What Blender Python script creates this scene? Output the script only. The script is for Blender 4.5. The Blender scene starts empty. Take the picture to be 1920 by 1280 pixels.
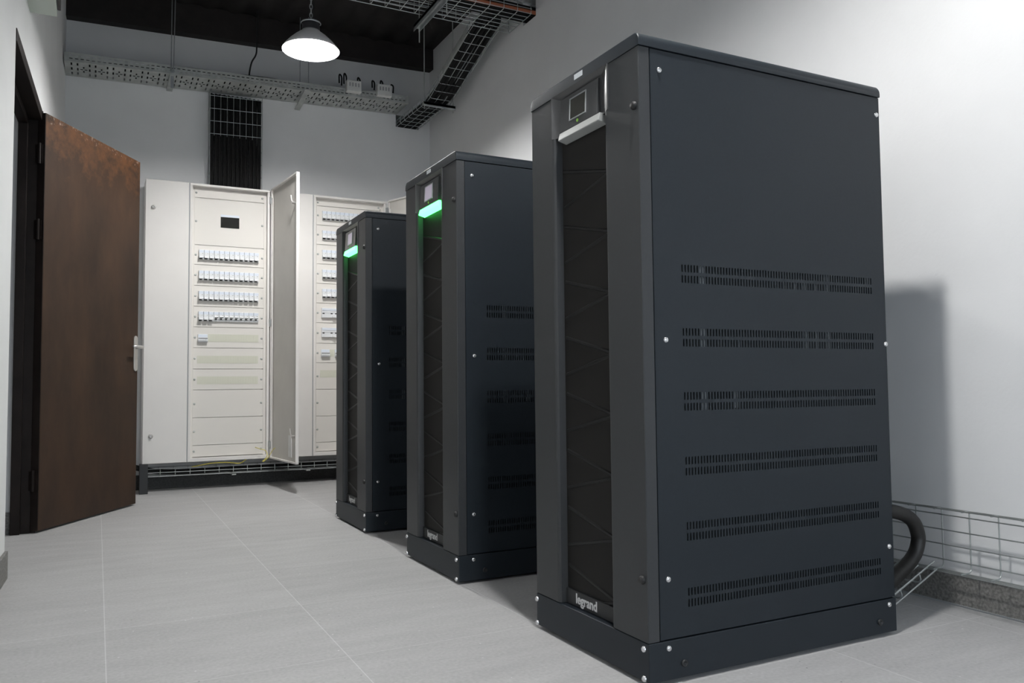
import bpy, bmesh, math, random
from mathutils import Vector, Matrix
random.seed(7)
S = bpy.context.scene
COL = S.collection

# ------------------------------------------------------------------ camera, world, exposure
CAM_F, PITCH, ROLL, YAW, CAM_H = 1519.85, math.radians(2.9493), math.radians(-0.5621), math.radians(27.0994), 0.7515
fwd = Vector((math.sin(YAW)*math.cos(PITCH), math.cos(YAW)*math.cos(PITCH), math.sin(PITCH)))
right = Vector((math.cos(YAW), -math.sin(YAW), 0))
up = right.cross(fwd)
rr = right*math.cos(ROLL) + up*math.sin(ROLL)
uu = up*math.cos(ROLL) - right*math.sin(ROLL)
cd = bpy.data.cameras.new('camera'); cam = bpy.data.objects.new('camera', cd); COL.objects.link(cam)
cam.matrix_world = Matrix(((rr.x, uu.x, -fwd.x, 0), (rr.y, uu.y, -fwd.y, 0), (rr.z, uu.z, -fwd.z, CAM_H), (0, 0, 0, 1)))
cd.sensor_width = 36; cd.lens = CAM_F/1920*36; cd.clip_start = .02
S.camera = cam
SKY = 7.5                 # daylight outside the glazed opening behind the camera
w = bpy.data.worlds.new('world'); S.world = w; w.use_nodes = True
w.node_tree.nodes['Background'].inputs[0].default_value = (.80, .90, 1, 1)
_n = w.node_tree.nodes; _l = w.node_tree.links
_tc = _n.new('ShaderNodeTexCoord'); _sp = _n.new('ShaderNodeSeparateXYZ'); _l.new(_tc.outputs['Generated'], _sp.inputs[0])
_mr = _n.new('ShaderNodeMapRange'); _mr.inputs['From Min'].default_value = -.05; _mr.inputs['From Max'].default_value = .05
_mr.inputs['To Min'].default_value = SKY*.35; _mr.inputs['To Max'].default_value = SKY      # ground below, sky above the horizon
_l.new(_sp.outputs[2], _mr.inputs['Value']); _l.new(_mr.outputs[0], _n['Background'].inputs[1])
S.view_settings.view_transform = 'Standard'; S.view_settings.look = 'None'
S.view_settings.exposure = 0; S.view_settings.gamma = 1; S.view_settings.use_curve_mapping = False
S.cycles.use_denoising = True
S.cycles.max_bounces = 10; S.cycles.diffuse_bounces = 6
BULB_STRENGTH = 1250      # pendant lamps
# sampling portal filling the window opening behind the camera (gives off no light of its own)
WX0, WX1, WZ0, WZ1, YN = .0, 2.2, .7, 2.5, -3.0
pl = bpy.data.lights.new('window_portal', 'AREA'); pl.shape = 'RECTANGLE'; pl.size = WX1-WX0; pl.size_y = WZ1-WZ0; pl.cycles.is_portal = True
po = bpy.data.objects.new('window_portal', pl); COL.objects.link(po); po.location = ((WX0+WX1)/2, YN-.02, (WZ0+WZ1)/2); po.rotation_euler = (math.radians(90), 0, math.radians(0))

# ------------------------------------------------------------------ materials
def mat(name, col, rough=.5, metal=0, spec=.5, noise=0, nscale=30, bump=0, bscale=200, emit=None, estr=0, alpha=None, trans=0):
    m = bpy.data.materials.new(name); m.use_nodes = True
    nt = m.node_tree; b = nt.nodes['Principled BSDF']
    b.inputs['Base Color'].default_value = (*col, 1); b.inputs['Roughness'].default_value = rough
    b.inputs['Metallic'].default_value = metal; b.inputs['Specular IOR Level'].default_value = spec
    geo = None
    if noise or bump:
        geo = nt.nodes.new('ShaderNodeTexCoord')
    if noise:
        n = nt.nodes.new('ShaderNodeTexNoise'); n.inputs['Scale'].default_value = nscale; n.inputs['Detail'].default_value = 5
        nt.links.new(geo.outputs['Object'], n.inputs['Vector'])
        r = nt.nodes.new('ShaderNodeValToRGB'); e = r.color_ramp.elements
        e[0].position = .3; e[1].position = .7
        e[0].color = (*[c*(1-noise) for c in col], 1); e[1].color = (*[min(1, c*(1+noise)) for c in col], 1)
        nt.links.new(n.outputs['Fac'], r.inputs['Fac']); nt.links.new(r.outputs['Color'], b.inputs['Base Color'])
    if bump:
        n2 = nt.nodes.new('ShaderNodeTexNoise'); n2.inputs['Scale'].default_value = bscale
        nt.links.new(geo.outputs['Object'], n2.inputs['Vector'])
        bp = nt.nodes.new('ShaderNodeBump'); bp.inputs['Strength'].default_value = bump; bp.inputs['Distance'].default_value = .002
        nt.links.new(n2.outputs['Fac'], bp.inputs['Height']); nt.links.new(bp.outputs['Normal'], b.inputs['Normal'])
    if emit:
        b.inputs['Emission Color'].default_value = (*emit, 1); b.inputs['Emission Strength'].default_value = estr
    if trans: b.inputs['Transmission Weight'].default_value = trans
    return m

M = {}
M['wall'] = mat('white_plaster', (.82, .825, .83), .85, spec=.2, noise=.025, nscale=3, bump=.25, bscale=60)
M['roof'] = mat('dark_roof_sheet', (.021, .018, .017), .8, noise=.4, nscale=6)
M['timber'] = mat('dark_timber', (.020, .016, .015), .8, noise=.3, nscale=12)
M['skirt'] = mat('grey_terrazzo', (.20, .195, .185), .6, noise=.45, nscale=110)
M['skirtshade'] = mat('shaded_terrazzo', (.05, .05, .048), .6, noise=.4, nscale=110)  # skirting darkened: the shade under the boards is put into its colour
M['ups'] = mat('anthracite_powder_coat', (.0125, .0175, .0230), .48, spec=.33, noise=.06, nscale=120, bump=.12, bscale=700)
M['upsfront'] = mat('anthracite_door_paint', (.037, .0395, .042), .45, spec=.40, noise=.04, nscale=120)
M['upsplastic'] = mat('dark_grey_plastic', (.060, .061, .063), .25, spec=.6)
M['bracepaint'] = mat('black_brace_paint', (.014, .014, .014), .4, spec=.2)
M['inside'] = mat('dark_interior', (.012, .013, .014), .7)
M['black'] = mat('black_rubber', (.012, .012, .012), .55)
M['blackmetal'] = mat('black_paint', (.018, .019, .02), .5)
M['cable'] = mat('black_cable_sheath', (.010, .010, .010), .7, spec=.25, noise=.3, nscale=40)
M['zinc'] = mat('galvanised_steel', (.42, .44, .45), .45, metal=.7, noise=.15, nscale=25)
M['zincdull'] = mat('dull_galvanised_sheet', (.46, .48, .465), .6, metal=.15, noise=.15, nscale=18)
M['wire'] = mat('zinc_wire', (.50, .53, .53), .38, metal=.85)
M['screw'] = mat('bright_steel', (.75, .75, .76), .25, metal=.9)
M['chrome'] = mat('satin_chrome', (.72, .70, .68), .3, metal=.8)
M['cream'] = mat('cream_enamel', (.77, .747, .72), .42, spec=.45, noise=.012, nscale=8)
M['creamin'] = mat('cream_cover_plate', (.755, .728, .685), .5, spec=.4)
M['doorin'] = mat('pale_grey_door_lining', (.60, .58, .54), .55, noise=.04, nscale=5)
M['breaker'] = mat('white_breaker_plastic', (.76, .775, .79), .4)
M['breakerlabel'] = mat('pale_blue_label_strip', (.72, .77, .85), .3)
M['toggle'] = mat('white_toggle', (.80, .81, .82), .35)
M['dark'] = mat('dark_slot_shade', (.03, .03, .03), .6)  # slots, small marks and the painted shadow below breaker toggles
M['blank'] = mat('greenish_blanking_strip', (.66, .66, .56), .55)
M['window'] = mat('black_meter_window', (.006, .006, .005), .5, spec=.1)
M['seam'] = mat('grey_seal', (.35, .36, .37), .6)
M['whiteplastic'] = mat('white_plastic_box', (.72, .72, .70), .5, noise=.06, nscale=25)
M['sticker'] = mat('white_sticker', (.72, .76, .78), .5)
M['logo'] = mat('pale_grey_lettering', (.62, .62, .62), .5)
M['screenoff'] = mat('dark_screen_glass', (.035, .035, .03), .12)
M['screenon'] = mat('lit_screen', (.3, .28, .32), .2, emit=(.62, .55, .68), estr=.35)
M['frame'] = mat('clear_screen_bezel', (.30, .31, .31), .12, spec=.8)
M['ledoff'] = mat('frosted_light_bar', (.36, .37, .36), .3, spec=.5)
M['ledon'] = mat('green_light_bar', (.1, .6, .25), .3, emit=(.07, 1, .15), estr=7)
M['dot'] = mat('green_sticker_dot', (.30, .62, .08), .5)
M['enamel'] = mat('white_lamp_enamel', (.85, .85, .85), .4)
M['bulb'] = mat('lamp_bulb', (.9, .9, .9), .4, emit=(1, .99, .975), estr=BULB_STRENGTH)
M['lampdark'] = mat('dark_lamp_metal', (.05, .05, .055), .4, metal=.3)
M['yellow'] = mat('yellow_green_wire', (.72, .62, .10), .5)
M['orange'] = mat('red_brown_conduit', (.36, .11, .05), .5)
M['copper'] = mat('brown_cable', (.16, .07, .04), .5)
M['box'] = mat('pale_grey_green_casing', (.52, .57, .52), .5)
M['hose'] = mat('black_corrugated_hose', (.016, .015, .014), .5, noise=.5, nscale=30)

def floor_material():
    m = bpy.data.materials.new('grey_floor_tile'); m.use_nodes = True
    nt = m.node_tree; b = nt.nodes['Principled BSDF']; N = nt.nodes.new; L = nt.links.new
    tc = N('ShaderNodeTexCoord'); sp = N('ShaderNodeSeparateXYZ'); L(tc.outputs['Object'], sp.inputs[0])
    def mth(op, a, c=None, d=None):
        n = N('ShaderNodeMath'); n.operation = op
        for i, v in enumerate((a, c, d)):
            if v is None: continue
            if isinstance(v, (int, float)): n.inputs[i].default_value = v
            else: L(v, n.inputs[i])
        return n.outputs[0]
    ux = mth('DIVIDE', mth('SUBTRACT', sp.outputs[0], .032), .6); uy = mth('DIVIDE', mth('SUBTRACT', sp.outputs[1], .45), .6)
    gx = mth('ABSOLUTE', mth('SUBTRACT', mth('FRACT', mth('ADD', ux, .5)), .5)); gy = mth('ABSOLUTE', mth('SUBTRACT', mth('FRACT', mth('ADD', uy, .5)), .5))
    grx = mth('LESS_THAN', gx, .0026); gry = mth('LESS_THAN', gy, .0020)
    grout = mth('MAXIMUM', grx, gry)
    # tile id tint
    idv = N('ShaderNodeCombineXYZ'); L(mth('FLOOR', ux), idv.inputs[0]); L(mth('FLOOR', uy), idv.inputs[1])
    wn = N('ShaderNodeTexWhiteNoise'); wn.noise_dimensions = '3D'; L(idv.outputs[0], wn.inputs['Vector'])
    # brushed streaks along x, cloudy patches and speckle
    mp = N('ShaderNodeMapping'); mp.inputs['Scale'].default_value = (1.3, 5, 1); L(tc.outputs['Object'], mp.inputs[0])
    n1 = N('ShaderNodeTexNoise'); n1.inputs['Scale'].default_value = 2.2; n1.inputs['Detail'].default_value = 6; n1.inputs['Roughness'].default_value = .6; L(mp.outputs[0], n1.inputs['Vector'])
    n2 = N('ShaderNodeTexNoise'); n2.inputs['Scale'].default_value = 95; n2.inputs['Detail'].default_value = 3; L(tc.outputs['Object'], n2.inputs['Vector'])
    n3 = N('ShaderNodeTexVoronoi'); n3.inputs['Scale'].default_value = 45; L(tc.outputs['Object'], n3.inputs['Vector'])
    v = mth('ADD', .435, mth('MULTIPLY', mth('SUBTRACT', n1.outputs['Fac'], .5), .15))
    v = mth('ADD', v, mth('MULTIPLY', mth('SUBTRACT', n2.outputs['Fac'], .5), .16))
    v = mth('ADD', v, mth('MULTIPLY', mth('SUBTRACT', wn.outputs['Value'], .5), .03))
    sel = N('ShaderNodeSeparateColor'); L(n3.outputs['Color'], sel.inputs[0])
    chip = mth('MULTIPLY', mth('LESS_THAN', n3.outputs['Distance'], .13), mth('GREATER_THAN', sel.outputs[0], .90))
    v = mth('ADD', v, mth('MULTIPLY', chip, mth('MULTIPLY', mth('SUBTRACT', sel.outputs[1], .45), .5)))
    grc = mth('ADD', v, mth('MULTIPLY', grout, .13))
    cc = N('ShaderNodeCombineColor'); L(grc, cc.inputs[0]); L(mth('MULTIPLY', grc, .995), cc.inputs[1]); L(mth('MULTIPLY', grc, .995), cc.inputs[2])
    L(cc.outputs[0], b.inputs['Base Color'])
    b.inputs['Roughness'].default_value = .62; b.inputs['Specular IOR Level'].default_value = .35
    bp = N('ShaderNodeBump'); bp.inputs['Strength'].default_value = .25; bp.inputs['Distance'].default_value = .002
    L(mth('SUBTRACT', n2.outputs['Fac'], mth('MULTIPLY', grout, .6)), bp.inputs['Height']); L(bp.outputs['Normal'], b.inputs['Normal'])
    return m
M['floor'] = floor_material()

def rust_material():
    m = bpy.data.materials.new('rusty_brown_steel'); m.use_nodes = True
    nt = m.node_tree; b = nt.nodes['Principled BSDF']; N = nt.nodes.new; L = nt.links.new
    tc = N('ShaderNodeTexCoord')
    n1 = N('ShaderNodeTexNoise'); n1.inputs['Scale'].default_value = 2.6; n1.inputs['Detail'].default_value = 8; n1.inputs['Roughness'].default_value = .65
    mp = N('ShaderNodeMapping'); mp.inputs['Scale'].default_value = (1.6, 1.6, .7); L(tc.outputs['Object'], mp.inputs[0]); L(mp.outputs[0], n1.inputs['Vector'])
    r1 = N('ShaderNodeValToRGB'); e = r1.color_ramp.elements
    e[0].position = .32; e[0].color = (.025, .0155, .0105, 1); e[1].position = .72; e[1].color = (.056, .031, .0185, 1)
    L(n1.outputs['Fac'], r1.inputs['Fac'])
    # worn rust near the top of the leaf
    n2 = N('ShaderNodeTexNoise'); n2.inputs['Scale'].default_value = 8; n2.inputs['Detail'].default_value = 9; n2.inputs['Roughness'].default_value = .7
    mp2 = N('ShaderNodeMapping'); mp2.inputs['Rotation'].default_value = (.6, .5, .3); mp2.inputs['Scale'].default_value = (.45, 1.6, 1.6); L(tc.outputs['Object'], mp2.inputs[0]); L(mp2.outputs[0], n2.inputs['Vector'])
    sp = N('ShaderNodeSeparateXYZ'); L(tc.outputs['Object'], sp.inputs[0])
    mr = N('ShaderNodeMapRange'); mr.inputs['From Min'].default_value = 1.55; mr.inputs['From Max'].default_value = 2.15; L(sp.outputs[2], mr.inputs['Value'])
    mul = N('ShaderNodeMath'); mul.operation = 'MULTIPLY'; L(n2.outputs['Fac'], mul.inputs[0]); L(mr.outputs[0], mul.inputs[1])
    r2 = N('ShaderNodeValToRGB'); e = r2.color_ramp.elements; e[0].position = .36; e[0].color = (0, 0, 0, 1); e[1].position = .62; e[1].color = (1, 1, 1, 1)
    L(mul.outputs[0], r2.inputs['Fac'])
    mx = N('ShaderNodeMix'); mx.data_type = 'RGBA'; L(r2.outputs['Color'], mx.inputs['Factor']); L(r1.outputs['Color'], mx.inputs['A']); mx.inputs['B'].default_value = (.115, .050, .021, 1)
    # pale scraped specks along the hinge side and top
    n4 = N('ShaderNodeTexNoise'); n4.inputs['Scale'].default_value = 55; n4.inputs['Detail'].default_value = 6; L(tc.outputs['Object'], n4.inputs['Vector'])
    mr2 = N('ShaderNodeMapRange'); mr2.inputs['From Min'].default_value = 1.95; mr2.inputs['From Max'].default_value = 2.2; L(sp.outputs[2], mr2.inputs['Value'])
    m4 = N('ShaderNodeMath'); m4.operation = 'MULTIPLY'; L(n4.outputs['Fac'], m4.inputs[0]); L(mr2.outputs[0], m4.inputs[1])
    r4 = N('ShaderNodeValToRGB'); e = r4.color_ramp.elements; e[0].position = .56; e[0].color = (0, 0, 0, 1); e[1].position = .70; e[1].color = (1, 1, 1, 1)
    L(m4.outputs[0], r4.inputs['Fac'])
    mx2 = N('ShaderNodeMix'); mx2.data_type = 'RGBA'; L(r4.outputs['Color'], mx2.inputs['Factor']); L(mx.outputs['Result'], mx2.inputs['A']); mx2.inputs['B'].default_value = (.32, .25, .21, 1)
    L(mx2.outputs['Result'], b.inputs['Base Color'])
    b.inputs['Roughness'].default_value = .55; b.inputs['Specular IOR Level'].default_value = .22
    return m
M['rust'] = rust_material()
M['rustframe'] = mat('dark_brown_frame_paint', (.012, .0085, .0075), .55, spec=.15, noise=.3, nscale=9)

def grille_material():
    m = mat('perforated_black_sheet', (.03, .03, .03), .5, spec=.08)
    nt = m.node_tree; b = nt.nodes['Principled BSDF']; N = nt.nodes.new; L = nt.links.new
    tc = N('ShaderNodeTexCoord'); v = N('ShaderNodeTexVoronoi'); v.inputs['Scale'].default_value = 170; v.inputs['Randomness'].default_value = 0
    L(tc.outputs['Object'], v.inputs['Vector'])
    r = N('ShaderNodeValToRGB'); e = r.color_ramp.elements
    e[0].position = .42; e[0].color = (.004, .004, .004, 1); e[1].position = .5; e[1].color = (.021, .020, .019, 1)
    L(v.outputs['Distance'], r.inputs['Fac']); L(r.outputs['Color'], b.inputs['Base Color'])
    return m
M['grille'] = grille_material()

# ------------------------------------------------------------------ mesh helpers
class MB:
    def __init__(s): s.v = []; s.f = []
    def add(s, vs, fs):
        o = len(s.v); s.v += [tuple(v) for v in vs]; s.f += [tuple(i+o for i in f) for f in fs]; return s
    def box(s, x0, x1, y0, y1, z0, z1):
        return s.add([(x0,y0,z0),(x1,y0,z0),(x1,y1,z0),(x0,y1,z0),(x0,y0,z1),(x1,y0,z1),(x1,y1,z1),(x0,y1,z1)],
                     [(0,3,2,1),(4,5,6,7),(0,1,5,4),(1,2,6,5),(2,3,7,6),(3,0,4,7)])
    def obox(s, o, ax, ay, az, x0, x1, y0, y1, z0, z1):
        o, ax, ay, az = map(Vector, (o, ax, ay, az))
        P = [(x0,y0,z0),(x1,y0,z0),(x1,y1,z0),(x0,y1,z0),(x0,y0,z1),(x1,y0,z1),(x1,y1,z1),(x0,y1,z1)]
        return s.add([o+ax*a+ay*b+az*c for a, b, c in P], [(0,3,2,1),(4,5,6,7),(0,1,5,4),(1,2,6,5),(2,3,7,6),(3,0,4,7)])
    def prism(s, poly, z0, z1, axis='z'):
        n = len(poly)
        def p(a, b, c): return {'z': (a, b, c), 'y': (a, c, b), 'x': (c, a, b)}[axis]
        vs = [p(a, b, z0) for a, b in poly] + [p(a, b, z1) for a, b in poly]
        fs = [tuple(range(n-1, -1, -1)), tuple(range(n, 2*n))] + [(i, (i+1) % n, n+(i+1) % n, n+i) for i in range(n)]
        return s.add(vs, fs)
    def tube(s, pts, r, n=8, closed=False, caps=True):
        pts = [Vector(p) for p in pts]
        if not closed and not isinstance(r, (list, tuple)):      # soften sharp corners so a bent wire keeps its thickness
            q = [pts[0]]
            for i in range(1, len(pts)-1):
                a = pts[i]-pts[i-1]; b = pts[i+1]-pts[i]
                if a.length > 1e-6 and b.length > 1e-6 and a.normalized().dot(b.normalized()) < .93:
                    t = min(2.5*r, a.length*.4, b.length*.4); q += [pts[i]-a.normalized()*t, pts[i]-(a.normalized()-b.normalized())*t*.3, pts[i]+b.normalized()*t]
                else: q.append(pts[i])
            pts = q+[pts[-1]]
        if closed: pts.append(pts[0])
        m = len(pts); T = []
        for i in range(m):
            a = pts[max(i-1, 0)]; b = pts[min(i+1, m-1)]
            if closed and i in (0, m-1): a = pts[-2]; b = pts[1]
            d = b-a; T.append(d.normalized() if d.length > 1e-9 else Vector((0, 0, 1)))
        nrm = T[0].orthogonal().normalized(); vs = []; fs = []
        for i in range(m):
            if i: nrm = (nrm - T[i]*nrm.dot(T[i])).normalized()
            bn = T[i].cross(nrm)
            rad = r[i] if isinstance(r, (list, tuple)) else r
            for k in range(n):
                a = 2*math.pi*k/n; vs.append(pts[i] + nrm*math.cos(a)*rad + bn*math.sin(a)*rad)
        for i in range(m-1):
            for k in range(n): fs.append((i*n+k, i*n+(k+1) % n, (i+1)*n+(k+1) % n, (i+1)*n+k))
        if caps and not closed: fs += [tuple(range(n-1, -1, -1)), tuple(range((m-1)*n, m*n))]
        return s.add(vs, fs)
    def cyl(s, p, q, r, n=16): return s.tube([p, q], r, n)
    def lathe(s, prof, c, n=40, axis=(0, 0, 1), close=False):
        az = Vector(axis).normalized(); ax = az.orthogonal().normalized(); ay = az.cross(ax); c = Vector(c); vs = []; fs = []
        for r, z in prof:
            for k in range(n):
                a = 2*math.pi*k/n; vs.append(c + ax*math.cos(a)*r + ay*math.sin(a)*r + az*z)
        for i in range(len(prof)-1):
            for k in range(n): fs.append((i*n+k, i*n+(k+1) % n, (i+1)*n+(k+1) % n, (i+1)*n+k))
        if close: fs += [tuple(range(n-1, -1, -1)), tuple(range((len(prof)-1)*n, len(prof)*n))]
        return s.add(vs, fs)
    def build(s, name, m, parent=None, off=None, smooth=False, bevel=0, seg=2):
        me = bpy.data.meshes.new(name)
        vs = s.v
        if off is None and parent is not None and parent.get('_abs'): off = wloc(parent)
        if off is not None: vs = [(a-off[0], b-off[1], c-off[2]) for a, b, c in vs]
        me.from_pydata(vs, [], s.f); me.update()
        bm = bmesh.new(); bm.from_mesh(me); bmesh.ops.recalc_face_normals(bm, faces=bm.faces); bm.to_mesh(me); bm.free()
        me.materials.append(M[m] if isinstance(m, str) else m)
        o = bpy.data.objects.new(name, me); COL.objects.link(o)
        if parent is not None: o.parent = parent
        if smooth:
            for p in me.polygons: p.use_smooth = True
        if bevel:
            b = o.modifiers.new('bevel', 'BEVEL'); b.width = bevel; b.segments = seg; b.limit_method = 'ANGLE'
        return o
def wloc(o):
    v = Vector(o.location)
    while o.parent: o = o.parent; v += Vector(o.location)
    return v
def tag(o, label=None, cat=None, group=None, kind=None):
    if label: o['label'] = label
    if cat: o['category'] = cat
    if group: o['group'] = group
    if kind: o['kind'] = kind
    return o
def thing(name, loc, label, cat, group=None, absolute=True):
    o = bpy.data.objects.new(name, None); COL.objects.link(o); o.location = loc; o.empty_display_size = .1
    if absolute: o['_abs'] = 1
    return tag(o, label, cat, group)
def struct(mb, name, m, **k):
    o = mb.build(name, m, **k); o['kind'] = 'structure'; return o
def smooth_path(pts, n=8):
    P = [Vector(p) for p in pts]; P = [P[0]*2-P[1]] + P + [P[-1]*2-P[-2]]; out = []
    for i in range(1, len(P)-2):
        for k in range(n):
            t = k/n; a, b, c, d = P[i-1], P[i], P[i+1], P[i+2]
            out.append(.5*((2*b)+(-a+c)*t+(2*a-5*b+4*c-d)*t*t+(-a+3*b-3*c+d)*t**3))
    out.append(P[-2]); return out

# ------------------------------------------------------------------ room shell
XR, YB, ZC = 2.567, 6.564, 3.66
def xw(y): return -.235 - .0298*(6.56-y)        # the left wall runs slightly out of square
struct(MB().box(-2.2, XR+.15, YN-.1, YB+.15, -.08, 0), 'floor', 'floor')
# corrugated dark roof
mb = MB(); nx = 260; vs = []
for i in range(nx+1):
    x = -1.2 + (XR+1.35)*i/nx; z = ZC + .016*math.sin(2*math.pi*x/.19)
    vs += [(x, YN-.1, z), (x, YB+.15, z), (x, YN-.1, z+.03), (x, YB+.15, z+.03)]
fs = []
for i in range(nx):
    a = i*4; b = a+4; fs += [(a, a+1, b+1, b), (a+2, b+2, b+3, a+3)]
mb.add(vs, fs); struct(mb, 'ceiling', 'roof', smooth=True)
# eave timber on the back wall, dipping a little to the left, with purlins across
mb = MB(); mb.add([(-.24,6.47,3.405),(XR,6.47,3.485),(XR,YB,3.49),(-.24,YB,3.41),(-.24,6.47,3.66),(XR,6.47,3.66),(XR,YB,3.66),(-.24,YB,3.66)],
                  [(0,3,2,1),(4,5,6,7),(0,1,5,4),(1,2,6,5),(2,3,7,6),(3,0,4,7)])
struct(mb, 'trim_1', 'timber')
for k, y in enumerate((5.2, 3.9, 2.6)):
    struct(MB().box(xw(y)-.03, XR, y, y+.06, 3.56, 3.645), 'trim_%d' % (k+2), 'timber')
# back wall with the hole where the tray leaves the room
hx0, hx1, hz0, hz1 = 2.256, 2.466, 2.965, 3.068
mb = MB(); mb.box(-.5, hx0, YB, YB+.15, 0, 3.7).box(hx1, XR+.15, YB, YB+.15, 0, 3.7).box(hx0, hx1, YB, YB+.15, 0, hz0).box(hx0, hx1, YB, YB+.15, hz1, 3.7)
struct(mb, 'wall_back', 'wall')
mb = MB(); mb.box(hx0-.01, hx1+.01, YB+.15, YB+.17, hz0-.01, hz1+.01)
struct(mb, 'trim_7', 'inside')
# right wall with the hole for the cross tray
ry0, ry1, rz0, rz1 = 4.62, 4.80, 3.196, 3.36
mb = MB(); mb.box(XR, XR+.15, YN, ry0, 0, 3.7).box(XR, XR+.15, ry1, YB, 0, 3.7).box(XR, XR+.15, ry0, ry1, 0, rz0).box(XR, XR+.15, ry0, ry1, rz1, 3.7)
struct(mb, 'wall_right', 'wall')
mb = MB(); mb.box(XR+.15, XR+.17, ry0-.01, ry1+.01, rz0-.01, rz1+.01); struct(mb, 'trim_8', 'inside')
# left wall with the doorway
DY0, DY1, DZ, TH = 3.81, 4.965, 2.226, .42
mb = MB()
def slab(y0, y1, z0, z1): mb.prism([(xw(y0), y0), (xw(y1), y1), (xw(y1)-TH, y1), (xw(y0)-TH, y0)], z0, z1)
slab(YN, DY0, 0, 3.7); slab(DY1, YB+.0, 0, 3.7); slab(DY0, DY1, DZ, 3.7)
struct(mb, 'wall_left', 'wall')
struct(MB().box(-1.2, WX0, YN-.12, YN, 0, 3.7).box(WX1, XR+.15, YN-.12, YN, 0, 3.7).box(WX0, WX1, YN-.12, YN, 0, WZ0).box(WX0, WX1, YN-.12, YN, WZ1, 3.7), 'wall_front', 'wall')
struct(MB().box(WX0, WX0+.05, YN-.08, YN-.03, WZ0, WZ1).box(WX1-.05, WX1, YN-.08, YN-.03, WZ0, WZ1).box(WX0, WX1, YN-.08, YN-.03, WZ0, WZ0+.05).box(WX0, WX1, YN-.08, YN-.03, WZ1-.05, WZ1).box((WX0+WX1)/2-.025, (WX0+WX1)/2+.025, YN-.08, YN-.03, WZ0, WZ1), 'window_1', 'whiteplastic')
struct(MB().box(-2.2, -2.1, 2.2, 6.7, 0, 2.6), 'wall_corridor', 'wall')
struct(MB().box(-2.2, -.5, 2.2, 6.7, 2.6, 2.7), 'ceiling_corridor', 'wall')
for _k, _y in enumerate((2.2, 6.6)): struct(MB().box(-2.2, -.6, _y, _y+.1, 0, 2.6), 'wall_corridor_end', 'wall')
# skirting boards
HB = .107
struct(MB().box(XR-.012, XR, YN, YB, 0, HB), 'baseboard_right', 'skirt', bevel=.003)
struct(MB().box(-.235, XR-.012, YB-.012, YB, 0, HB), 'baseboard_back', 'skirtshade', bevel=.003)
mb = MB()
for y0, y1 in ((YN, DY0), (DY1, YB-.012)):
    mb.prism([(xw(y0), y0), (xw(y1), y1), (xw(y1)+.012, y1), (xw(y0)+.012, y0)], 0, HB)
mb.prism([(xw(DY1)-TH, DY1), (xw(DY1)-.105, DY1), (xw(DY1)-.105, DY1-.012), (xw(DY1)-TH, DY1-.012)], 0, .11)
struct(mb, 'baseboard_left', 'skirt')
# pale sealant line where skirting meets the floor on the right
struct(MB().box(XR-.018, XR-.012, YN, YB-.012, 0, .005), 'trim_5', 'seam')

# ------------------------------------------------------------------ brown steel door
door = thing('door_1', (-.285, 4.93, 0), None, None); door['kind'] = 'structure'
xj = xw(4.95)
mb = MB()
mb.box(xj-.105, xj-.015, DY1-.045, DY1+.0, 0, DZ)                 # far jamb
mb.box(xj-.105, xj-.06, DY1-.075, DY1-.045, 0, DZ-.04)            # stop rebate
mb.prism([(xw(DY0)+.004, DY0), (xw(DY1)+.004, DY1), (xw(DY1)-.105, DY1), (xw(DY0)-.105, DY0)], DZ-.055, DZ)   # head
mb.prism([(xw(DY0)-.06, DY0), (xw(DY1)-.06, DY1), (xw(DY1)-.105, DY1), (xw(DY0)-.105, DY0)], DZ-.085, DZ-.05)
mb.box(xw(DY0)-.105, xw(DY0)-.05, DY0, DY0+.03, 0, DZ-.02)
mb.box(xj-.015, xj+.006, DY1-.045, DY1+.002, 0, DZ)
tag(mb.build('door_frame', 'rustframe', door, bevel=.003), 'dark brown steel frame')
Hh = Vector((-.262, 4.90, 0)); dv = Vector((.49, .835, 0)).normalized(); nv = Vector((dv.y, -dv.x, 0)); DL = .972
zz = Vector((0, 0, 1))
leaf = MB().obox(Hh, dv, nv, zz, 0, DL, -.042, 0, .010, 2.212).build('leaf', 'rust', door, bevel=.003)
mb = MB().obox(Hh, dv, nv, zz, -.004, .0, -.041, -.001, .012, 2.21); tag(mb.build('leaf_edge', 'rustframe', leaf, off=wloc(door)), 'dark hinge edge')
for z in (1.99, 1.585, .27):
    mb = MB().cyl((Hh.x-.028, Hh.y-.004, z-.055), (Hh.x-.028, Hh.y-.004, z+.055), .008, 12)
    mb.obox(Hh, dv, nv, zz, -.010, -.002, -.05, -.01, z-.05, z+.05); mb.build('hinge', 'rustframe', door)
for side, nm in ((1, 0), (-1, 1)):
    o0 = 0 if side == 1 else -.042
    poly = []
    hw, hh = .021, .113
    for k in range(9): a = math.pi*k/8; poly.append((hw*math.cos(a), hh-hw+hw*math.sin(a)))
    for k in range(9): a = math.pi+math.pi*k/8; poly.append((hw*math.cos(a), -(hh-hw)+hw*math.sin(a)))
    c = Hh + dv*(DL-.035) + nv*o0 + zz*.965
    vs = [c+dv*a+zz*b for a, b in poly] + [c+dv*a+zz*b+nv*side*.008 for a, b in poly]; n = len(poly)
    mb = MB().add(vs, [tuple(range(n-1, -1, -1)), tuple(range(n, 2*n))] + [(i, (i+1) % n, n+(i+1) % n, n+i) for i in range(n)])
    pl = mb.build('handle_plate', 'chrome', door, bevel=.002)
    c2 = c + zz*.04
    mb = MB().cyl(c2+nv*side*.006, c2+nv*side*.05, .010, 14)
    mb.tube([c2+nv*side*.048+dv*.008, c2+nv*side*.052-dv*.04, c2+nv*side*.05-dv*.11], .009, 12)
    mb.build('handle_lever', 'chrome', pl, off=wloc(door), smooth=True)

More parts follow.
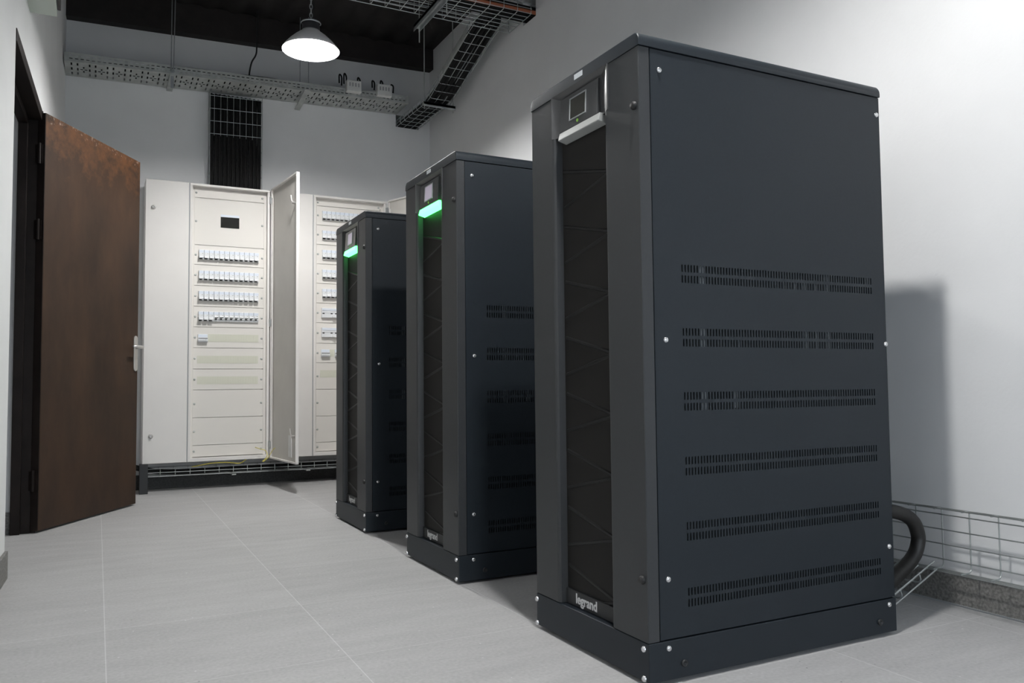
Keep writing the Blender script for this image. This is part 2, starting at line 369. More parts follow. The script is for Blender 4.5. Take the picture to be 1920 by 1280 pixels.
# ------------------------------------------------------------------ pendant lamps
def lamp(x, y, z, label):
    t = thing('pendant_lamp', (x, y, z), label, 'lamp', absolute=False)
    t['group'] = 'industrial pendant lamps'
    R = .168
    prof_o = [(R, 0), (R+.001, .003), (.156, .022), (.130, .052), (.095, .085), (.06, .112), (.05, .125)]
    prof_i = [(.048, .121), (.058, .109), (.093, .082), (.128, .049), (.154, .019), (R-.003, .002), (R, 0)]
    MB().lathe(prof_o+prof_i, (0, 0, 0), 56).build('shade', 'enamel', t, smooth=True)
    MB().lathe([(.052, .112), (.052, .15), (.046, .168), (.03, .178), (.0, .18)], (0, 0, 0), 32).build('socket_cap', 'lampdark', t, smooth=True)
    MB().lathe([(.0, .022), (.025, .025), (.045, .037), (.057, .058), (.057, .074), (.042, .096), (.028, .112), (.024, .125)], (0, 0, 0), 24).build('bulb', 'bulb', t, smooth=True)
    MB().lathe([(.056, .163), (.06, .168), (.056, .173)], (0, 0, 0), 32).build('cap_ring', 'zinc', t, smooth=True)
    mb = MB(); top = ZC-.022-z; k = 0; zc = .19
    while zc < top:
        pts = []
        for j in range(12):
            a = 2*math.pi*j/12; u = .008*math.cos(a); v = .017*math.sin(a)
            pts.append((u, 0, zc+v) if k % 2 else (0, u, zc+v))
        mb.tube(pts, .0025, 6, closed=True); zc += .027; k += 1
    mb.build('chain', 'zinc', t, smooth=True)
    MB().tube([(.012, 0, .18), (.02, .01, .3), (.008, -.012, .42), (.018, .004, .56), (.01, 0, top+.02)], .003, 6).build('lamp_flex', 'black', t)
    return t
lamp(1.116, 4.80, 2.761, 'lit white pendant lamp hanging on a chain from the dark ceiling')
lamp(1.10, 1.40, 2.85, 'lit pendant lamp hanging above the nearest black cabinet, outside the photo')

# ------------------------------------------------------------------ UPS cabinets
W, D, H, HP, TC = .574, .90, 1.65, .106, .037
def grid_panel(mb, xs, zs, holes, conv, depth):
    """sheet of cells on cut lines xs, zs; cells in holes are left open with thin side walls"""
    nx, nz = len(xs), len(zs)
    for i in range(nx-1):
        for k in range(nz-1):
            a, b, c, d = xs[i], xs[i+1], zs[k], zs[k+1]
            if (i, k) in holes:
                q = [(a, c), (b, c), (b, d), (a, d)]
                for j in range(4):
                    p, r = q[j], q[(j+1) % 4]
                    mb.add([conv(*p, 0), conv(*r, 0), conv(*r, depth), conv(*p, depth)], [(0, 1, 2, 3)])
            else:
                mb.add([conv(a, c, 0), conv(b, c, 0), conv(b, d, 0), conv(a, d, 0)], [(0, 1, 2, 3)])
def screw(mb, c, n, r=.006, h=.004):
    mb.lathe([(r, -.001), (r, h*.4), (r*.75, h*.85), (r*.3, h), (0, h)], c, 14, axis=n)
def make_ups():
    t = thing('ups_cabinet', (0, 0, 0), '', 'power cabinet', 'black cabinets in a row', absolute=False)
    # local axes: x into the cabinet from its front, y along the front away from the near corner, z up
    MB().box(0, D, 0, W, .010, HP).build('plinth', 'ups', t, bevel=.0025)
    for x in (.06, D-.06):
        for y in (.06, W-.06): MB().cyl((x, y, 0), (x, y, .012), .022).build('foot', 'black', t)
    # side panel with six bands of slots
    vents = []; zs = [HP+.004]
    for b in range(6):
        top = 1.0545-.1653*b
        vents += [(top-.047, top-.028), (top-.019, top)]
    vents.sort()
    for a, b in vents: zs += [a, b]
    zs.append(H-TC-.003)
    n = 72; pit = (.845-.1255)/n; xs = [.0355]
    for i in range(n): xs += [.1255+pit*i, .1255+pit*i+.0042]
    xs.append(D-.003)
    holes = {(2*i+1, 2*k+1) for i in range(n) for k in range(12)}
    mb = MB(); grid_panel(mb, xs, zs, holes, lambda a, c, d: (a, .0015+d, c), .0018)
    mb.box(.0355, .037, .0015, .02, HP+.004, H-TC-.003).box(D-.0045, D-.003, .0015, .02, HP+.004, H-TC-.003)
    mb.box(.0355, D-.003, .0017, .02, H-TC-.0045, H-TC-.003).box(.0355, D-.003, .0017, .02, HP+.004, HP+.0055)
    sp = mb.build('side_panel', 'ups', t)
    s = MB()
    for v, z in ((.065, 1.557), (.884, 1.557), (.070, .858), (.892, .858), (.063, .257), (.878, .258)): 
        s = MB(); screw(s, (v, .0015, z), (0, -1, 0), .0075, .005); s.build('panel_screw', 'screw', sp, smooth=True)
    # far side and back sheets
    MB().box(.0355, D-.003, W-.004, W-.0015, HP+.002, H-TC-.002).build('side_panel', 'ups', t)
    MB().box(D-.004, D-.001, .004, W-.004, HP+.002, H-TC-.002).build('back_panel', 'ups', t)
    # inner boards seen dimly through the slots, with pale brackets
    mb = MB().box(.05, D-.02, .11, .115, HP, H-TC).box(.045, .055, .01, W-.01, HP, H-TC); mb.build('inner_board', 'inside', t)
    for v0, v1, z0, z1 in ((.196, .216, .60, 1.08), (.30, .318, .68, .74), (.66, .675, .84, 1.06), (.47, .474, 1.0, 1.03), (.50, .504, 1.0, 1.03), (.535, .541, 1.0, 1.035), (.57, .582, .84, 1.03), (.615, .625, .84, 1.03), (.83, .85, 1.03, 1.06), (.26, .263, .82, .865), (.29, .293, .82, .865), (.325, .328, .82, .865)):
        MB().box(v0, v1, .014, .018, z0, z1).build('inner_bracket', 'zinc', t)
    # corner post behind the door edge, door frame
    mb = MB().box(.0, .0338, .0015, .020, HP+.003, H-TC-.002)
    # front door: two pillars with a deep opening between them
    o0, o1 = .160, .431
    mb = MB()
    mb.prism([(0, .004), (.002, .002), (.0338, .002), (.0338, o0+.010), (.006, o0), (.0012, o0-.004), (0, o0-.009)], HP+.002, H-TC-.002)
    mb.prism([(0, o1+.012), (.0015, o1+.005), (.006, o1), (.0338, o1-.004), (.0338, W-.002), (.002, W-.002), (0, W-.004)], HP+.002, H-TC-.002)
    mb.box(.030, .0338, o0, o1, HP+.002, H-TC-.002)
    door = mb.build('front_door', 'upsfront', t)
    for z in (1.46, .259):
        k = MB().lathe([(.011, -.001), (.011, .004), (.007, .009), (0, .009)], (0, .022, z), 16, axis=(-1, 0, 0)); k.build('door_lock', 'black', door, smooth=True)
    mb = MB().box(.0265, .0300, o0+.006, o1-.003, .153, 1.50)
    g = mb.build('mesh_grille', 'grille', t)
    rib = []
    def bar(y0, z0, y1, z1, wd=.011):
        d = Vector((0, y1-y0, z1-z0)); d.normalize(); nn = Vector((0, -d.z, d.y))
        a = Vector((.0265, y0, z0)); b = Vector((.0265, y1, z1)); o = Vector((-.003, 0, 0))
        m = MB(); m.add([a-nn*wd/2, a+nn*wd/2, a+o+nn*wd*.25, a+o-nn*wd*.25, b-nn*wd/2, b+nn*wd/2, b+o+nn*wd*.25, b+o-nn*wd*.25],
                        [(0,1,2,3), (7,6,5,4), (0,4,5,1), (1,5,6,2), (2,6,7,3), (3,7,4,0)])
        m.build('brace', 'bracepaint', g)
    yl, yr = o1-.012, o0+.012
    for k in range(8):
        zc = 1.330-.1665*k
        bar(yl, zc+.055, yr, zc); 
        bar(yr, zc-.002, yl, zc-.055)
    MB().box(.020, .030, o0+.006, o1-.003, HP+.002, .150).build('logo_band', 'blackmetal', t, bevel=.001)
    # lettering
    cu = bpy.data.curves.new('legrand', 'FONT'); cu.body = 'legrand'; cu.size = .038; cu.align_x = 'CENTER'; cu.offset = .0011; cu.extrude = .0004; cu.resolution_u = 3
    to = bpy.data.objects.new('tmp', cu); COL.objects.link(to); bpy.context.view_layer.update()
    me = bpy.data.meshes.new_from_object(to.evaluated_get(bpy.context.evaluated_depsgraph_get())); bpy.data.objects.remove(to); bpy.data.curves.remove(cu)
    me.transform(Matrix(((0, 0, -1, .0193), (-1, 0, 0, .318), (0, 1, 0, .119), (0, 0, 0, 1)))); me.materials.clear(); me.materials.append(M['logo'])
    lo = bpy.data.objects.new('logo_lettering', me); COL.objects.link(lo); lo.parent = t; tag(lo, 'pale grey company lettering')
    # top cap, rounded at the upper edges and dropped at its ends
    mb = MB()
    r = .005; prof = []
    for k in range(6): a = math.pi/2*k/5; prof.append((-.001+r-r*math.cos(a), H-r+r*math.sin(a)))
    for k in range(6): a = math.pi/2*k/5; prof.append((D-r+r*math.sin(a), H-r+r*math.cos(a)))
    poly = [(-.001, H-TC)] + prof + [(D, H-TC)]
    nP = len(poly)
    R2 = .022; ys = [(-.0015+R2*(1-math.cos(math.pi/2*k/7)), R2*(1-math.sin(math.pi/2*k/7))) for k in range(8)]; ys += [(W-y, d) for y, d in reversed(ys)]
    vs = []
    for y, drop in ys:
        for x, z in poly: vs.append((x, y, z-drop if z > H-TC+.001 else z))
    fs = [tuple(range(nP)), tuple(range(len(vs)-nP, len(vs)))]
    for j in range(len(ys)-1):
        for i in range(nP): fs.append((j*nP+i, j*nP+(i+1) % nP, (j+1)*nP+(i+1) % nP, (j+1)*nP+i))
    mb.add(vs, fs); cap = mb.build('top_cap', 'ups', t, smooth=True); cap.data.set_sharp_from_angle(angle=math.radians(35))
    MB().box(-.0015, -.0008, .266, .311, 1.626, 1.641).build('sticker', 'sticker', cap)
    # display housing: scooped surround hanging from the cap
    b0, b1, zb = .138, .443, 1.487
    sc = [(-.003, b0), (-.003, b0+.002), (-.001, b0+.012), (.004, b0+.026), (.009, b0+.040), (.013, b0+.056), (.014, b1-.042)]
    sc += [(.0125, b1-.030), (.009, b1-.020), (.004, b1-.010), (-.001, b1-.004), (-.003, b1-.002), (-.003, b1), (.0265, b1), (.0265, b0)]
    bz = MB().prism(sc, zb, H-TC+.0005).build('display_housing', 'upsplastic', t, smooth=True); bz.data.set_sharp_from_angle(angle=math.radians(40))
    MB().add([(-.003, b0+.004, H-TC+.0004), (-.003, b1-.004, H-TC+.0004), (.0145, b1-.03, 1.599), (.0145, b0+.05, 1.599), (.0145, b1-.03, H-TC+.0004), (.0145, b0+.05, H-TC+.0004)],
             [(0, 1, 2, 3), (3, 2, 4, 5), (0, 3, 5), (1, 4, 2), (0, 5, 4, 1)]).build('housing_hood', 'upsplastic', bz)
    # display block, front leaning slightly, with the light bar along its foot
    d0, d1 = .198, .400
    mb = MB(); mb.add([(.001, d0, 1.494), (.001, d1, 1.494), (.0255, d1, 1.494), (.0255, d0, 1.494), (.006, d0, 1.596), (.006, d1, 1.596), (.0255, d1, 1.598), (.0255, d0, 1.598)],
                      [(0,3,2,1),(4,5,6,7),(0,1,5,4),(1,2,6,5),(2,3,7,6),(3,0,4,7)])
    db = mb.build('display_block', 'upsplastic', t, bevel=.002)
    def fx(z): return .001+.005*(z-1.494)/.102
    s0, s1, t0, t1 = .259, .341, 1.519, 1.578
    mb = MB()
    for (ya, yb, za, zb2) in ((s0-.004, s0, t0-.004, t1+.004), (s1, s1+.004, t0-.004, t1+.004), (s0, s1, t0-.004, t0), (s0, s1, t1, t1+.004)):
        mb.add([(fx(za)-.003, ya, za), (fx(za)-.003, yb, za), (fx(za)+.001, yb, za), (fx(za)+.001, ya, za), (fx(zb2)-.003, ya, zb2), (fx(zb2)-.003, yb, zb2), (fx(zb2)+.001, yb, zb2), (fx(zb2)+.001, ya, zb2)],
               [(0,3,2,1),(4,5,6,7),(0,1,5,4),(1,2,6,5),(2,3,7,6),(3,0,4,7)])
    mb.build('screen_frame', 'frame', db, bevel=.001)
    mb = MB().add([(fx(t0)-.0008, s0, t0), (fx(t0)-.0008, s1, t0), (fx(t1)-.0008, s1, t1), (fx(t1)-.0008, s0, t1), (fx(t0)+.002, s0, t0), (fx(t0)+.002, s1, t0), (fx(t1)+.002, s1, t1), (fx(t1)+.002, s0, t1)],
                  [(0,1,2,3), (7,6,5,4), (0,4,5,1), (1,5,6,2), (2,6,7,3), (3,7,4,0)])
    mb.build('screen', 'screenoff', db)
    k = MB().lathe([(.005, -.001), (.005, .0012), (0, .0014)], (fx(1.506), .300, 1.506), 14, axis=(-1, 0, 0)); k.build('status_dot', 'dot', db)
    mb = MB().add([(-.006, d0-.016, 1.470), (-.006, d1, 1.470), (.024, d1, 1.462), (.024, d0-.016, 1.462), (.0, d0-.016, 1.493), (.0, d1, 1.493), (.024, d1, 1.493), (.024, d0-.016, 1.493)],
                  [(0,3,2,1),(4,5,6,7),(0,1,5,4),(1,2,6,5),(2,3,7,6),(3,0,4,7)])
    mb.build('light_bar', 'ledoff', t, bevel=.002)
    # bolts
    for y, z in ((.020, .090), (.020, .018), (W-.006, .088), (W-.006, .016)):
        m = MB(); screw(m, (0, y, z), (-1, 0, 0), .008, .007); m.build('plinth_bolt', 'screw', t, smooth=True)
    for v, z in ((.060, .088), (.869, .090)):
        m = MB(); screw(m, (v, 0, z), (0, -1, 0), .0075, .005); m.build('plinth_bolt', 'screw', t, smooth=True)
    for v in (.107, .827):
        m = MB().lathe([(.009, -.001), (.009, .005), (.005, .0055), (.0045, .001), (0, .001)], (v, 0, .045), 16, axis=(0, -1, 0)); m.build('plinth_socket', 'blackmetal', t, smooth=True)
    return t
def copy_tree(o, parent=None):
    c = o.copy(); COL.objects.link(c); c.parent = parent
    for ch in list(o.children): copy_tree(ch, c)
    return c
ups = make_ups()
rows = [(1.2183, 1.6564, 'largest and nearest black cabinet, its light bar grey and unlit'),
        (1.2157, 2.8303, 'middle black cabinet with a glowing green bar, directly behind the nearest one'),
        (1.2177, 4.0177, 'farthest black cabinet with a glowing green bar, in front of the cream panels')]
for i, (x, y, lab) in enumerate(rows):
    o = ups if i == 0 else copy_tree(ups)
    o.location = (x, y, 0); o['label'] = lab
    if i:
        for ch in o.children_recursive:
            n = ch.name.split('.')[0]
            if n in ('light_bar', 'screen'):
                ch.data = ch.data.copy(); ch.data.materials[0] = M['ledon' if n == 'light_bar' else 'screenon']
                ch['label'] = 'glowing green light bar' if n == 'light_bar' else 'pale lit screen'

# ------------------------------------------------------------------ distribution boards
ZB, ZT, YF, YP = .207, 2.243, 6.30, 6.355
def plate_row(t, x0, x1, z0, z1, nm='cover_plate', screws=True, one=None):
    p = MB().box(x0, x1, YP-.004, YP, z0+.0015, z1-.0015).build(nm, 'creamin', t, bevel=.001)
    if screws:
        for x in (x0+.012, x1-.012):
            m = MB(); screw(m, (x, YP-.004, (z0+z1)/2), (0, -1, 0), .008, .006); m.build('plate_screw', 'zincdull', p, off=wloc(t), smooth=True)
    return p
def breaker(t, x, zc, wd=.0355, up=False, poles=2):
    h = .040
    b = MB().box(x+.0008, x+wd-.0008, YP-.020, YP-.004, zc-h+.004, zc+h-.004)
    b.box(x+.0008, x+wd-.0008, YP-.028, YP-.018, zc-.022, zc+.012)
    o = b.build('circuit_breaker', 'breaker', t, bevel=.0012)
    MB().box(x+.0016, x+wd-.0016, YP-.0225, YP-.0195, zc+.014, zc+.033).build('label_holder', 'breakerlabel', o, off=wloc(t))
    m = MB()
    z0 = zc-.018
    if up:
        m.add([(x+.006, YP-.028, z0+.004), (x+wd-.006, YP-.028, z0+.004), (x+wd-.006, YP-.028, z0+.012), (x+.006, YP-.028, z0+.012), (x+.006, YP-.040, z0+.014), (x+wd-.006, YP-.040, z0+.014), (x+wd-.006, YP-.038, z0+.02), (x+.006, YP-.038, z0+.02)],
              [(0,1,2,3), (7,6,5,4), (0,4,5,1), (1,5,6,2), (2,6,7,3), (3,7,4,0)])
    else:
        m.add([(x+.002, YP-.027, z0-.003), (x+wd-.004, YP-.027, z0-.003), (x+wd-.004, YP-.027, z0+.008), (x+.002, YP-.027, z0+.008), (x+.002, YP-.042, z0-.009), (x+wd-.004, YP-.042, z0-.009), (x+wd-.004, YP-.041, z0+.0), (x+.002, YP-.041, z0+.0)],
              [(0,1,2,3), (7,6,5,4), (0,4,5,1), (1,5,6,2), (2,6,7,3), (3,7,4,0)])
    m.build('toggle', 'toggle', o, off=wloc(t))
    m = MB()
    if up: m.box(x+.006, x+wd*.62, YP-.0290, YP-.0275, z0-.006, z0+.004)
    else: m.box(x+.003, x+wd*.62, YP-.0290, YP-.0195, z0-.0175, z0-.0085)
    m.build('toggle_slot_shade', 'dark', o, off=wloc(t))  # dark box painted in as the shadow below the toggle
    MB().box(x+wd*.62, x+wd*.78, YP-.0287, YP-.0275, zc+.006, zc+.0085).build('indicator', 'dark', o, off=wloc(t))
    return o
def blank(t, x0, x1, zc, h=.055):
    m = MB(); n = max(1, int(round((x1-x0)/.018))); wd = (x1-x0)/n
    for i in range(n): m.box(x0+i*wd+.0006, x0+(i+1)*wd-.0006, YP-.0055, YP-.003, zc-h/2, zc+h/2)
    m.box(x0, x1, YP-.0045, YP-.003, zc-h/2-.001, zc+h/2+.001)
    return m.build('blanking_strip', 'blank', t)
def wide_breaker(t, x, zc, wd=.215):
    o = MB().box(x, x+wd, YP-.026, YP-.004, zc-.038, zc+.038).build('circuit_breaker', 'breaker', t, bevel=.0015)
    MB().box(x+.004, x+wd-.004, YP-.0285, YP-.0255, zc+.016, zc+.033).build('label_holder', 'breakerlabel', o, off=wloc(t))
    for dx in (.006, .070, .105): MB().box(x+dx, x+dx+.016, YP-.0275, YP-.0255, zc-.010, zc-.002).build('toggle_slot_shade', 'dark', o, off=wloc(t))
    MB().box(x, x+wd, YP-.0268, YP-.0258, zc-.002, zc-.0005).build('seam_line', 'dark', o, off=wloc(t))
    MB().box(x+.082, x+.104, YP-.042, YP-.0255, zc-.036, zc-.022).build('toggle', 'toggle', o, off=wloc(t))
def main_switch(t, x, zc, wd=.068):
    o = MB().box(x, x+wd, YP-.012, YP-.004, zc-.030, zc+.030).box(x, x+wd, YP-.03, YP-.012, zc-.026, zc+.002).build('circuit_breaker', 'breaker', t, bevel=.0012)
    MB().box(x+.002, x+wd-.002, YP-.0145, YP-.011, zc+.008, zc+.028).build('label_holder', 'breakerlabel', o, off=wloc(t))
    m = MB()
    for k in range(4): m.box(x+.003+k*.016, x+.016+k*.016, YP-.036, YP-.0295, zc-.018, zc-.007)
    m.build('toggle', 'toggle', o, off=wloc(t))
    m = MB().box(x+.002, x+wd-.002, YP-.0312, YP-.0295, zc-.004, zc+.001); m.build('toggle_slot_shade', 'dark', o, off=wloc(t))
def enclosure(t, x0, x1, x2):
    """x0..x1 cable sleeve with its closed narrow door, x1..x2 open breaker compartment"""
    MB().box(x0, x1-.001, YF+.012, YB-.004, ZB, ZT).build('cable_sleeve', 'cream', t, bevel=.002)
    sd = MB().box(x0, x1-.003, YF, YF+.011, ZB, ZT).build('sleeve_door', 'cream', t, bevel=.003)
    for z in (2.04, .402):
        m = MB().lathe([(.016, 0), (.016, .004), (.011, .006), (.011, .016), (.006, .018), (.006, .010), (0, .010)], (x0+.052, YF, z), 20, axis=(0, -1, 0)); m.build('door_lock', 'chrome', sd, off=wloc(t), smooth=True)
    MB().box(x1-.003, x1+.0035, YF+.003, YF+.03, ZB, ZT-.0005).build('door_seal', 'seam', t)
    # open box: frame with returns, back, sides
    m = MB(); c, d = x1+.004, x2
    m.box(c, c+.018, YF, YB-.012, ZB+.026, ZT-.016).box(d-.018, d, YF+.004, YB-.012, ZB+.026, ZT-.016)
    m.box(c, d, YF, YB-.012, ZT-.016, ZT).box(c, d, YF, YB-.012, ZB, ZB+.026)
    m.box(c, d, YB-.012, YB-.004, ZB, ZT)
    m.build('enclosure', 'cream', t, bevel=.002)
    m = MB().box(c+.018, c+.040, YP-.002, YP+.006, ZB+.026, ZT-.016).box(d-.036, d-.018, YP-.002, YP+.006, ZB+.026, ZT-.016).box(c+.018, d-.018, YP-.001, YP+.005, ZT-.055, ZT-.016)
    m.build('mounting_frame', 'creamin', t)
def open_door(t, hx, hy, fx, fy, z0, z1, pocket=True):
    h = Vector((hx, hy, 0)); d = Vector((fx-hx, fy-hy, 0)); L = d.length; d.normalize(); n = Vector((-d.y, d.x, 0))   # n points to the outer face
    if n.x < 0: n = -n
    m = MB().obox(h, d, n, zz, 0, L, .020, .023, z0, z1)
    m.obox(h, d, n, zz, 0, .012, 0, .020, z0, z1).obox(h, d, n, zz, L-.012, L, 0, .020, z0, z1)
    m.obox(h, d, n, zz, 0, L, 0, .020, z1-.012, z1).obox(h, d, n, zz, 0, L, 0, .020, z0, z0+.012)
    p = m.build('door', 'cream', t, bevel=.0015)
    MB().obox(h, d, n, zz, .012, L-.012, .016, .0205, z0+.012, z1-.012).build('door_lining', 'doorin', p, off=wloc(t))
    MB().obox(h, d, n, zz, .013, .030, .004, .012, z0+.05, z1-.07).build('stiffener', 'cream', p, off=wloc(t))
    for z in (z1-.21, z0+.19):
        a = h+d*(L-.055)+n*.016+zz*z
        m = MB().cyl(a, a-n*.03, .010, 12); m.tube([a-n*.026, a-n*.03-d*.01+zz*.02, a-n*.03-d*.025+zz*.055], .0035, 6); m.cyl(a+n*.006, a+n*.024, .009, 12)
        m.build('latch', 'chrome', p, off=wloc(t))
    if pocket: MB().obox(h, d, n, zz, L-.20, L-.13, .012, .017, z0+.04, z0+.19).build('document_sticker', 'whiteplastic', p, off=wloc(t))
    for z in (z1-.085, (z0+z1)/2, z0+.10):
        a = h-d*.004+n*.004
        MB().cyl(a+zz*(z-.03), a+zz*(z+.03), .007, 10).obox(h, d, n, zz, -.02, .012, -.004, .004, z-.028, z+.028).build('hinge', 'zinc', t)
    return p

A = thing('distribution_board', (.72, 6.43, ZB), 'tall cream distribution board with black meter window and a full row layout of breakers', 'electrical panel', 'cream electrical panels')
enclosure(A, .290, .583, 1.158)
px0, px1 = .622, 1.121
lines = [2.222, 2.150, 1.797, 1.650, 1.495, 1.341, 1.188, 1.034, .878, .725, .522, .321, .236]
for k in range(len(lines)-1): plate_row(A, px0, px1, lines[k+1], lines[k])
MB().box(.807, .940, YP-.0065, YP-.003, 1.938, 2.018).build('meter_window', 'window', A)
MB().box(.807, .940, YP-.0065, YP-.003, 2.019, 2.036).build('meter_label', 'breakerlabel', A)
for r, zc in enumerate((1.724, 1.570, 1.419, 1.267)):
    for k in range(12): breaker(A, .655+k*.0357, zc, up=(r == 3 and k > 2))
main_switch(A, .654, 1.105); blank(A, .724, 1.086, 1.108)
blank(A, .650, 1.084, .948); blank(A, .651, 1.084, .795)
open_door(A, 1.160, 6.285, 1.222, 5.675, ZB+.0, ZT+.005)
for x in (.272,): 
    MB().box(x, x+.055, 6.27, 6.33, 0, ZB+.002).build('leg', 'blackmetal', A, bevel=.002)
MB().tube(smooth_path([(1.068, YP-.006, .289), (1.085, 6.27, .283), (1.125, 6.25, .268), (1.136, 6.24, .235), (1.118, 6.24, .205), (1.100, 6.24, .190)], 6), .0024, 8).build('earth_wire', 'yellow', A, smooth=True)
MB().tube(smooth_path([(1.106, 6.235, .188), (1.140, 6.235, .215), (1.156, 6.225, .245), (1.168, 6.20, .275), (1.182, 6.185, .29)], 6), .0024, 8).build('earth_wire', 'yellow', A, smooth=True)
for o in A.children:
    if o.name.startswith('earth_wire'): o['label'] = 'yellow and green earth wire'

B = thing('distribution_board', (1.6, 6.43, ZB), 'cream distribution board standing behind the farthest black cabinet, mostly hidden by it', 'electrical panel', 'cream electrical panels')
enclosure(B, 1.162, 1.487, 2.085)
px0, px1 = 1.524, 2.045
lines = [2.222, 2.17, 2.017, 1.862, 1.708, 1.553, 1.398, 1.242, 1.081, .927, .718, .510, .306, .236]
for k in range(len(lines)-1): plate_row(B, px0, px1, lines[k+1], lines[k])
for r, zc in enumerate((2.094, 1.938, 1.784, 1.627, 1.474)):
    for k in range(12): breaker(B, 1.567+k*.0357, zc)
for zc in (1.320, 1.166): wide_breaker(B, 1.563, zc); wide_breaker(B, 1.783, zc)
main_switch(B, 1.561, 1.003); blank(B, 1.632, 1.668, 1.003); main_switch(B, 1.670, 1.003); blank(B, 1.742, 1.99, 1.003)
blank(B, 1.557, 1.99, .840)
open_door(B, 2.087, 6.285, 2.285, 5.735, ZB, ZT+.005, pocket=False)
for x in (2.02,): MB().box(x, x+.055, 6.27, 6.33, 0, ZB+.002).build('leg', 'blackmetal', B, bevel=.002)

# ------------------------------------------------------------------ wire basket trays
def basket(mb, path, side, wid, hgt, pitch=.1, nb=5, r=.0026, sides=(.5, 1)):
    P = [Vector(p) for p in path]; side = Vector(side).normalized()
    def ups_at(i):
        a = P[max(i-1, 0)]; b = P[min(i+1, len(P)-1)]; T = (b-a).normalized(); u = side.cross(T).normalized()
        return u if u.z > 0 or abs(u.z) < 1e-6 and u.y < 0 else -u
    U = [ups_at(i) for i in range(len(P))]
    for k in range(nb):
        s = wid*(k/(nb-1)-.5); mb.tube([p+side*s for p in P], r, 6)
    for sg in (-1, 1):
        for q in sides: mb.tube([p+side*sg*wid/2+U[i]*hgt*q for i, p in enumerate(P)], r, 6)
    # cross wires
    acc = 0; nxt = pitch*.3
    for i in range(len(P)-1):
        seg = P[i+1]-P[i]; L = seg.length; T = seg.normalized(); u = side.cross(T).normalized(); u = u if u.z >= -1e-6 else -u
        while nxt <= acc+L:
            c = P[i]+T*(nxt-acc) - u*r*1.5; h = hgt+.008
            mb.tube([c-side*wid/2+u*h, c-side*(wid/2)+u*.012, c-side*(wid/2-.012), c+side*(wid/2-.012), c+side*(wid/2)+u*.012, c+side*wid/2+u*h], r, 6)
            nxt += pitch
        acc += L
def cable(name, pts, r, m, label, cat, group=None, n=8):
    o = MB().tube(smooth_path(pts, 6), r, n).build(name, m, smooth=True); return tag(o, label, cat, group)
# ramp tray along the right wall: from the hole in the back wall, up to the cross tray
ramp = [(2.36, 6.60, 2.968), (2.362, 5.86, 2.958), (2.362, 5.80, 2.968), (2.352, 5.02, 3.185), (2.350, 4.93, 3.200)]
mb = MB(); basket(mb, ramp, (1, 0, 0), .19, .055, pitch=.098, nb=4)
t = thing('wire_basket_tray', (2.36, 5.8, 2.96), 'wire basket cable tray sloping up the right wall from the back corner', 'cable tray')
mb.build('basket', 'wire', t)
mb = MB().box(2.235, 2.50, 5.83, 5.872, 2.930, 2.950).box(2.235, 2.50, 5.83, 5.834, 2.915, 2.95); mb.build('support_bracket', 'zincdull', t)
for x in (2.245, 2.488): MB().cyl((x, 5.851, 2.90), (x, 5.851, 3.64), .004, 8).build('threaded_rod', 'zincdull', t)
mb = MB().add([(2.255, 5.50, 3.055), (2.258, 5.50, 3.055), (2.258, 5.06, 3.18), (2.255, 5.06, 3.18), (2.255, 5.50, 3.10), (2.258, 5.50, 3.10), (2.258, 5.06, 3.225), (2.255, 5.06, 3.225)], [(0,3,2,1),(4,5,6,7),(0,1,5,4),(1,2,6,5),(2,3,7,6),(3,0,4,7)])
mb.build('side_plate', 'zincdull', t)
for k in range(5):
    dx = -.072+.036*k; jit = [random.uniform(-.006, .006) for _ in range(6)]
    pts = [(2.36+dx, 6.62, 2.986), (2.36+dx+jit[0], 6.2, 2.984), (2.362+dx+jit[1], 5.8, 2.988), (2.358+dx+jit[2], 5.4, 3.096), (2.352+dx, 5.05, 3.196), (2.345+dx*.9, 4.86, 3.235), (2.26+dx*.3, 4.72, 3.232+.0*k)]
    cable('power_cable', pts, .0175, 'cable', 'thick black cable lying in the sloping wire basket by the right wall', 'cable', 'black cables in the sloping basket')
# cross tray over the room
t = thing('wire_basket_tray', (1.5, 4.78, 3.20), 'wide wire basket cable tray crossing the room under the ceiling', 'cable tray')
mb = MB(); basket(mb, [(-.2, 4.785, 3.20), (XR-.03, 4.785, 3.20)], (0, 1, 0), .33, .10, pitch=.1, nb=7, sides=(.33, .66, 1))
mb.build('basket', 'wire', t)
for x in (.35, 1.90):
    mb = MB().box(x-.02, x+.02, 4.50, 5.10, 3.170, 3.192).box(x-.02, x-.017, 4.50, 5.10, 3.145, 3.19).box(x+.017, x+.02, 4.50, 5.10, 3.145, 3.19); mb.build('support_strut', 'zinc', t)
    for y in (4.56, 5.04): MB().cyl((x, y, 3.05), (x, y, 3.64), .004, 8).build('threaded_rod', 'zincdull', t)
for k in range(8):
    y = 4.668+.034*(k % 4); z = 3.222+.034*(k//4)
    pts = [(-.2, y, z)] + [(.3+.45*j, y+random.uniform(-.004, .004), z+random.uniform(0, .004)) for j in range(5)] + [(XR+.12, y, z)]
    cable('power_cable', pts, .016, 'cable', 'thick black cable lying in the basket tray that crosses the room', 'cable', 'black cables in the crossing basket')
cable('conduit', [(-.2, 4.634, 3.218), (.8, 4.634, 3.22), (1.9, 4.634, 3.214), (2.3, 4.634, 3.217), (XR+.1, 4.637, 3.222)], .013, 'orange', 'red brown conduit running along the tray that crosses the room', 'conduit')
